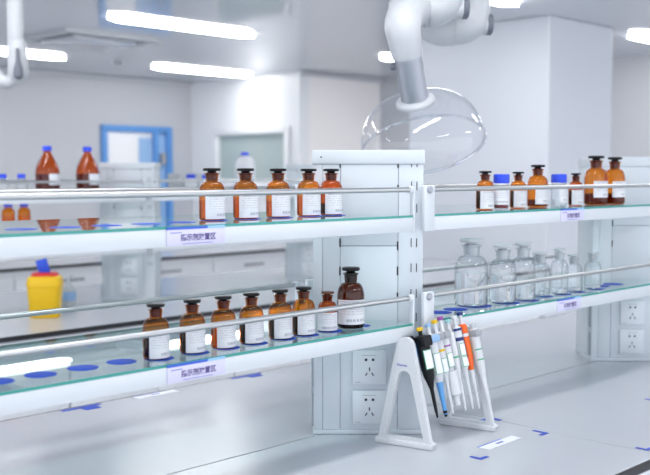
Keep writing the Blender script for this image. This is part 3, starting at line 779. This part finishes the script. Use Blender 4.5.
def strip_label(x, y, rz, label, wd=0.145):
    t = thing('strip_label', label, 'label', (x, y, TZ), rz, 'white strip labels stuck on the worktops')
    part('paper', MB().box(-wd/2, wd/2, -0.017, 0.0128, 0, 0.0005), M['paper'], t, smooth=False)
    part('blue_line', MB().box(-wd/2, wd*0.2, 0.013, 0.0175, 0, 0.0006), M['deep_card'], t, smooth=False)
    part('print', MB().box(-0.016, 0.012, -0.004, 0.003, 0.0005, 0.0007), M['blueink'], t, smooth=False)
strip_label(1.975, 1.366, R(2), 'white strip label with a blue line on the front worktop')
strip_label(1.685, 2.402, 0, 'white strip label at the back edge of the bench')

# ------------------------------------------------------------------ fume extraction arm over the rack
CR, CF = Vector((0.70711, -0.70711, 0)), Vector((0.70711, 0.70711, 0))
def at(px, py, D):      # a point D metres along the diagonal aisle direction; px/py measured in the plane across it
    return CR*((px - 325)/975*D) + CF*D + Vector((0, 0, EYE + (174 - py)/975*D))
UPV = Vector((0, 0, 1))
t = thing('extraction_arm', 'white jointed fume extraction arm with clear dome', 'extraction arm', (2.328, 1.904, 0))
b0 = Vector((2.328, 1.904, 0))
D0 = 2.98
ax = (UPV*math.cos(R(27))*math.cos(R(12)) - CR*math.sin(R(12)) - CF*math.sin(R(27))).normalized()
rim = at(422.5, 143.5, D0) - b0
qx = CR - ax*CR.dot(ax); qx.normalize(); qy = ax.cross(qx)
MT = Matrix.Translation(rim) @ Matrix(((qx.x, qy.x, ax.x, 0), (qx.y, qy.y, ax.y, 0), (qx.z, qy.z, ax.z, 0), (0, 0, 0, 1)))
dome = [(0.186, 0.0)]
for i in range(0, 15):
    a = i/14*R(78)
    dome.append((0.058 + (0.187 - 0.058)*math.cos(a)**0.9, 0.012 + 0.128*math.sin(a)/math.sin(R(78))))
dome.append((0.052, 0.143))
part('dome_hood', MB().lathe(dome, 64, MT, cap=False), M['dome'], t)
part('dome_rim', MB().lathe([(0.184, -0.003), (0.193, -0.003), (0.194, 0.0), (0.193, 0.003), (0.184, 0.003), (0.184, -0.003)], 64, MT, cap=False), M['domerim'], t)
part('collar', MB().lathe([(0.045, 0.128), (0.059, 0.134), (0.059, 0.142), (0.054, 0.149), (0.045, 0.152)], 40, MT), M['arm_white'], t)
tube_top = rim + ax*0.30
part('metal_tube', MB().tube([rim + ax*0.130, tube_top], 0.0415, 32), M['alu'], t)
kb = rim + ax*0.262 - qx*0.036
part('knob', MB().tube([kb, kb - qx*0.018, kb - qx*0.020], [0.011, 0.012, 0.009], 16), M['slate'], t)
# lower elbow: comes up out of the tube and turns to the horizontal joint
J = at(424, 10, D0) - b0
JX = (CR + CF*0.10).normalized()
p0 = tube_top - ax*0.012; p1 = tube_top + ax*0.055
def bez(a, b, c, d_, n):
    out = []
    for i in range(n + 1):
        u = i/n; out.append(a*(1-u)**3 + b*3*u*(1-u)**2 + c*3*u*u*(1-u) + d_*u**3)
    return out
el = [p0] + bez(p1, p1 + ax*0.05, J - JX*0.055, J, 12)
part('lower_elbow', MB().tube(el, [0.0455, 0.050] + [0.052 + 0.006*i/12 for i in range(12)], 32), M['arm_white'], t)
part('elbow_stub', MB().tube([J - JX*0.108 - UPV*0.012, J - JX*0.102 - UPV*0.012, J - JX*0.02 - UPV*0.01], [0.031, 0.035, 0.037], 28), M['arm_white'], t)
# upper elbow: continues from the joint and turns upwards
top1 = J + JX*0.085 + UPV*0.36
el2 = bez(J + JX*0.004, J + JX*0.075, J + JX*0.075 + UPV*0.06, J + JX*0.045 + UPV*0.14, 12)
ue = part('upper_elbow', MB().tube(el2, [0.060]*6 + [0.056]*7, 32), M['arm_white'], t)
part('joint_cap', MB().tube([J + JX*0.060, J + JX*0.112], [0.035, 0.032], 28), M['arm_white'], ue)
part('cap_end', MB().tube([J + JX*0.1125, J + JX*0.128, J + JX*0.131], [0.033, 0.033, 0.030], 28), M['slate'], ue)
part('joint_ring', MB().tube([J - JX*0.003, J + JX*0.0035], [0.0615, 0.0615], 32), M['midgrey'], ue)
ctop = Vector((0, 0, CZ - 0.03))
v0 = el2[-1]; v1 = Vector((v0.x + 0.02, v0.y + 0.02, CZ - 0.03))
part('arm_tube', MB().tube([v0 - UPV*0.01, v1], 0.040, 28), M['alu'], t)
# second elbow behind it
J2 = at(451, 28, D0 + 0.16) - b0
el3 = bez(J2 - JX*0.075 + UPV*0.10, J2 - JX*0.085 + UPV*0.0, J2 - JX*0.055 - UPV*0.012, J2, 10)
el4 = bez(J2 + JX*0.004, J2 + JX*0.07 - UPV*0.004, J2 + JX*0.08 + UPV*0.05, J2 + JX*0.05 + UPV*0.14, 10)
s2 = part('rear_elbow', MB().tube(el3, [0.052]*5 + [0.060]*6, 32), M['arm_white'], t)
s3 = part('rear_elbow', MB().tube(el4, [0.060]*5 + [0.055]*6, 32), M['arm_white'], t)
part('joint_ring', MB().tube([J2 - JX*0.002, J2 + JX*0.006], 0.0625, 32), M['arm_white'], s3)
part('joint_cap', MB().tube([J2 + JX*0.06 + UPV*0.004, J2 + JX*0.108 + UPV*0.006], [0.036, 0.033], 28), M['arm_white'], s3)
part('cap_end', MB().tube([J2 + JX*0.1085 + UPV*0.006, J2 + JX*0.124 + UPV*0.006, J2 + JX*0.127 + UPV*0.006], [0.034, 0.034, 0.031], 28), M['slate'], s3)
w0 = el4[-1]; w1 = Vector((w0.x + 0.02, w0.y + 0.02, CZ - 0.03))
part('arm_tube', MB().tube([w0 - UPV*0.01, w1], 0.040, 28), M['alu'], t)
mid = (v1 + w1)/2
part('ceiling_mount', MB().box(mid.x - 0.16, mid.x + 0.16, mid.y - 0.16, mid.y + 0.16, CZ - 0.030, CZ - 0.0005, 0.004), M['arm_white'], t)

# second extraction arm hanging over the other bench
A0 = at(19, 46, 4.6)
t = thing('extraction_arm', 'blurred white hanging arm with a grey teardrop joint plate', 'extraction arm', (A0.x, A0.y, 0))
a0 = Vector((A0.x, A0.y, 0))
def rel(px, py, dd=0.0): return at(px + 5, py, 4.6 + dd) - a0
jt = rel(14, 47)
part('arm_tube', MB().tube([Vector((jt.x, jt.y, CZ - 0.03)), jt], 0.036, 28), M['arm_white'], t)
part('joint_housing', MB().tube([rel(14.5, 43), rel(15, 46), rel(15.5, 58), rel(16, 72), rel(15.5, 80), rel(15.5, 84)], [0.036, 0.041, 0.046, 0.048, 0.040, 0.018], 28), M['arm_white'], t)
mb = MB()
mb.tube([rel(15.5, 50, -0.050), rel(15.8, 62, -0.056), rel(16, 70, -0.060), rel(16, 77, -0.055), rel(16, 80, -0.050)], [0.008, 0.011, 0.022, 0.024, 0.010], 20)
part('joint_plate', mb, M['slate'], t)
pts = bez(rel(13, 72), rel(8, 92), rel(-4, 84), rel(-14, 60), 10)
part('lower_tube', MB().tube(pts, 0.030, 24), M['arm_white'], t)
part('ceiling_mount', MB().lathe([(0.09, CZ - 0.03), (0.09, CZ - 0.0005)], 28, Matrix.Translation((jt.x, jt.y, 0))), M['arm_white'], t)

# ------------------------------------------------------------------ things on the second bench
t = thing('sharps_bin', 'yellow sharps bin with red lid and raised blue flap', 'sharps bin', (2.258, 4.09, 0.8005), R(-38))
def rrect(w_, d_, r, n=4):
    o = []
    for cx, cy, a in ((w_/2 - r, d_/2 - r, 0), (-w_/2 + r, d_/2 - r, 90), (-w_/2 + r, -d_/2 + r, 180), (w_/2 - r, -d_/2 + r, 270)):
        for i in range(n + 1):
            q = R(a + 90*i/n); o.append((cx + r*math.cos(q), cy + r*math.sin(q)))
    return o
def loft(secs):
    mb = MB(); rings = []
    for w_, d_, r, z in secs: rings.append([mb.bm.verts.new((x, y, z)) for x, y in rrect(w_, d_, r)])
    n = len(rings[0])
    for a, b in zip(rings, rings[1:]):
        for i in range(n):
            j = (i+1) % n; mb.bm.faces.new((a[i], a[j], b[j], b[i]))
    mb.bm.faces.new(list(reversed(rings[0]))); mb.bm.faces.new(rings[-1])
    return mb
part('tub', loft([(0.126, 0.113, 0.02, 0), (0.132, 0.12, 0.022, 0.006), (0.150, 0.134, 0.026, 0.142), (0.156, 0.139, 0.028, 0.144), (0.156, 0.139, 0.028, 0.160), (0.146, 0.128, 0.03, 0.184), (0.126, 0.110, 0.03, 0.191)]), M['yellow'], t)
lid = part('lid', loft([(0.120, 0.104, 0.03, 0.1914), (0.118, 0.102, 0.03, 0.200), (0.105, 0.09, 0.03, 0.205)]), M['red'], t)
part('flap', MB().box(-0.026, 0.026, -0.004, 0.004, 0, 0.062, 0.003, mat=Matrix.Translation((-0.002, 0.008, 0.2055)) @ Matrix.Rotation(R(-16), 4, 'Y')), M['blue_lid'], lid)
part('hinge', MB().box(-0.022, 0.022, 0.0, 0.018, 0.2052, 0.212, 0.002), M['blue_lid'], lid)

def media_bottle(label, x, y, z, r, H, glass, liquid, level, group, lab=True):
    return screw_jar('media_bottle', label, group, x, y, z, r, H, glass, liquid, level, capr=r*0.40, caph=H*0.085, neck=r*0.34, has_label=lab, cat='bottle', lab_from=-5, lab_to=80)
# taller sloping shoulders for the big red-brown bottles
def brown_litre(label, x, y):
    t = thing('media_bottle', label, 'bottle', (x, y, ZU + 0.0007), math.atan2(-y, -x), 'red-brown bottles on the second bench')
    r = 0.0575
    prof = [(0, 0.001), (r*0.9, 0.001), (r, 0.008), (r, 0.105), (r*0.96, 0.125), (r*0.80, 0.150), (r*0.58, 0.176), (r*0.36, 0.198), (r*0.30, 0.206), (r*0.30, 0.214)]
    link('glass_body', bm_('litre', lambda: MB().lathe(prof, 36, cap=False).mesh('glass_body', M['amber_red'])), t)
    link('contents', bm_('litreliq', lambda: MB().lathe([(0, 0.004), (r*0.93, 0.004), (r*0.95, 0.01), (r*0.95, 0.10), (0, 0.10)], 32, cap=False).mesh('contents', M['liq_brown'])), t)
    link('screw_cap', bm_('litrecap', lambda: MB().lathe([(r*0.38, 0.211), (r*0.39, 0.213), (r*0.39, 0.232), (r*0.34, 0.236), (0, 0.236)], 32).mesh('screw_cap', M['blue_cap'])), t)
    link('label', bm_('litrelab', lambda: MB().patch(r + 0.0006, R(8), R(82), 0.046, 0.100, 12).mesh('label', M['paper'])), t)
brown_litre('big red-brown bottle with blue cap, farther from the blue door', 2.409, 4.32)
brown_litre('big red-brown bottle with blue cap, closer to the blue door', 2.631, 4.32)
for x, tx in ((2.165, 'small clear blue-capped bottle at the very edge of the view'), (2.261, 'small clear blue-capped bottle beside the big red-brown bottle')):
    screw_jar('media_bottle', tx, 'small clear bottles on the second bench', x, 4.30, ZU, 0.028, 0.10, 'clear', 'water', 0.5, capr=0.019, caph=0.022, neck=0.016, cat='bottle', has_label=False)
for x, tx in ((2.180, 'slim amber bottle on the blurred lower shelf, at the edge of the view'), (2.2607, 'slim amber bottle on the blurred lower shelf, its neighbour inward')):
    screw_jar('media_bottle', tx, 'slim amber bottles on the second bench', x, 4.28, ZL, 0.030, 0.240, 'amber', 'liq_amber', 0.93, capr=0.020, caph=0.03, neck=0.016, cat='bottle', has_label=False)
media_bottle('large clear bottle with a blue cap standing before the hatch', 3.674, 4.33, ZU, 0.058, 0.225, 'translucent', 'liq_white', 0.5, 'clear bottles on the second bench', False)
for x, tx in ((3.269, 'small white bottle with blue cap on the blurred white carton'), (3.379, 'small clear bottle with blue cap next to the large clear one')):
    screw_jar('media_bottle', tx, 'small clear bottles on the second bench', x, 4.31, ZU, 0.032, 0.095 if x > 3.3 else 0.098, 'translucent', 'liq_white', 0.6, capr=0.026, caph=0.022, neck=0.024, cat='bottle', has_label=False)
t = thing('carton', 'plain white carton on the blurred upper shelf by the door', 'box', (3.41, 4.52, ZU + 0.0007))
part('body', MB().box(-0.10, 0.10, -0.06, 0.06, 0, 0.10, 0.002), M['arm_white'], t)
part('flap', MB().box(-0.099, 0.099, -0.059, 0.059, 0.1003, 0.103, 0.0008), M['arm_white'], t)
t = thing('wash_bottle', 'small white and blue wash bottle behind the sharps bin', 'bottle', (2.52, 4.33, 0.8005))
part('body', MB().lathe([(0.03, 0), (0.033, 0.004), (0.033, 0.085), (0.018, 0.105)], 28), M['arm_white'], t)
part('blue_sleeve', MB().lathe([(0.0335, 0.03), (0.0338, 0.031), (0.0338, 0.075), (0.0335, 0.076)], 28, cap=False), M['paleblue'], t)
part('nozzle', MB().tube([(0, 0, 0.1055), (0, 0, 0.13), (0.012, 0, 0.15), (0.03, 0, 0.155)], [0.017, 0.006, 0.003, 0.002], 16), M['arm_white'], t)

# ------------------------------------------------------------------ camera, world, view
cam = bpy.data.cameras.new('camera'); co = bpy.data.objects.new('camera', cam); COL.objects.link(co)
co.location = (0, 0, EYE)
pitch = math.atan((237.5 - 174)/975)
co.rotation_euler = (R(90) - pitch, 0, R(-45))
cam.sensor_width = 36; cam.lens = 975/650*36
cam.clip_start = 0.05; cam.clip_end = 60
cam.dof.use_dof = True; cam.dof.focus_distance = 2.3; cam.dof.aperture_fstop = 3.8
scene.camera = co
wd = bpy.data.worlds.new('ambient_fill'); scene.world = wd; wd.use_nodes = True
bg = wd.node_tree.nodes['Background']
bg.inputs[0].default_value = (0.90, 0.94, 1.0, 1); bg.inputs[1].default_value = 1.5  # even pale fill light added through the open sides of the room
vs = scene.view_settings
scene.display_settings.display_device = 'sRGB'
vs.view_transform = 'Standard'; vs.look = 'None'; vs.exposure = 0.36; vs.gamma = 1.0; vs.use_curve_mapping = False
cy = scene.cycles
cy.max_bounces = 14; cy.transparent_max_bounces = 24; cy.transmission_bounces = 10; cy.glossy_bounces = 6; cy.diffuse_bounces = 5
cy.sample_clamp_indirect = 6.0; cy.use_denoising = True
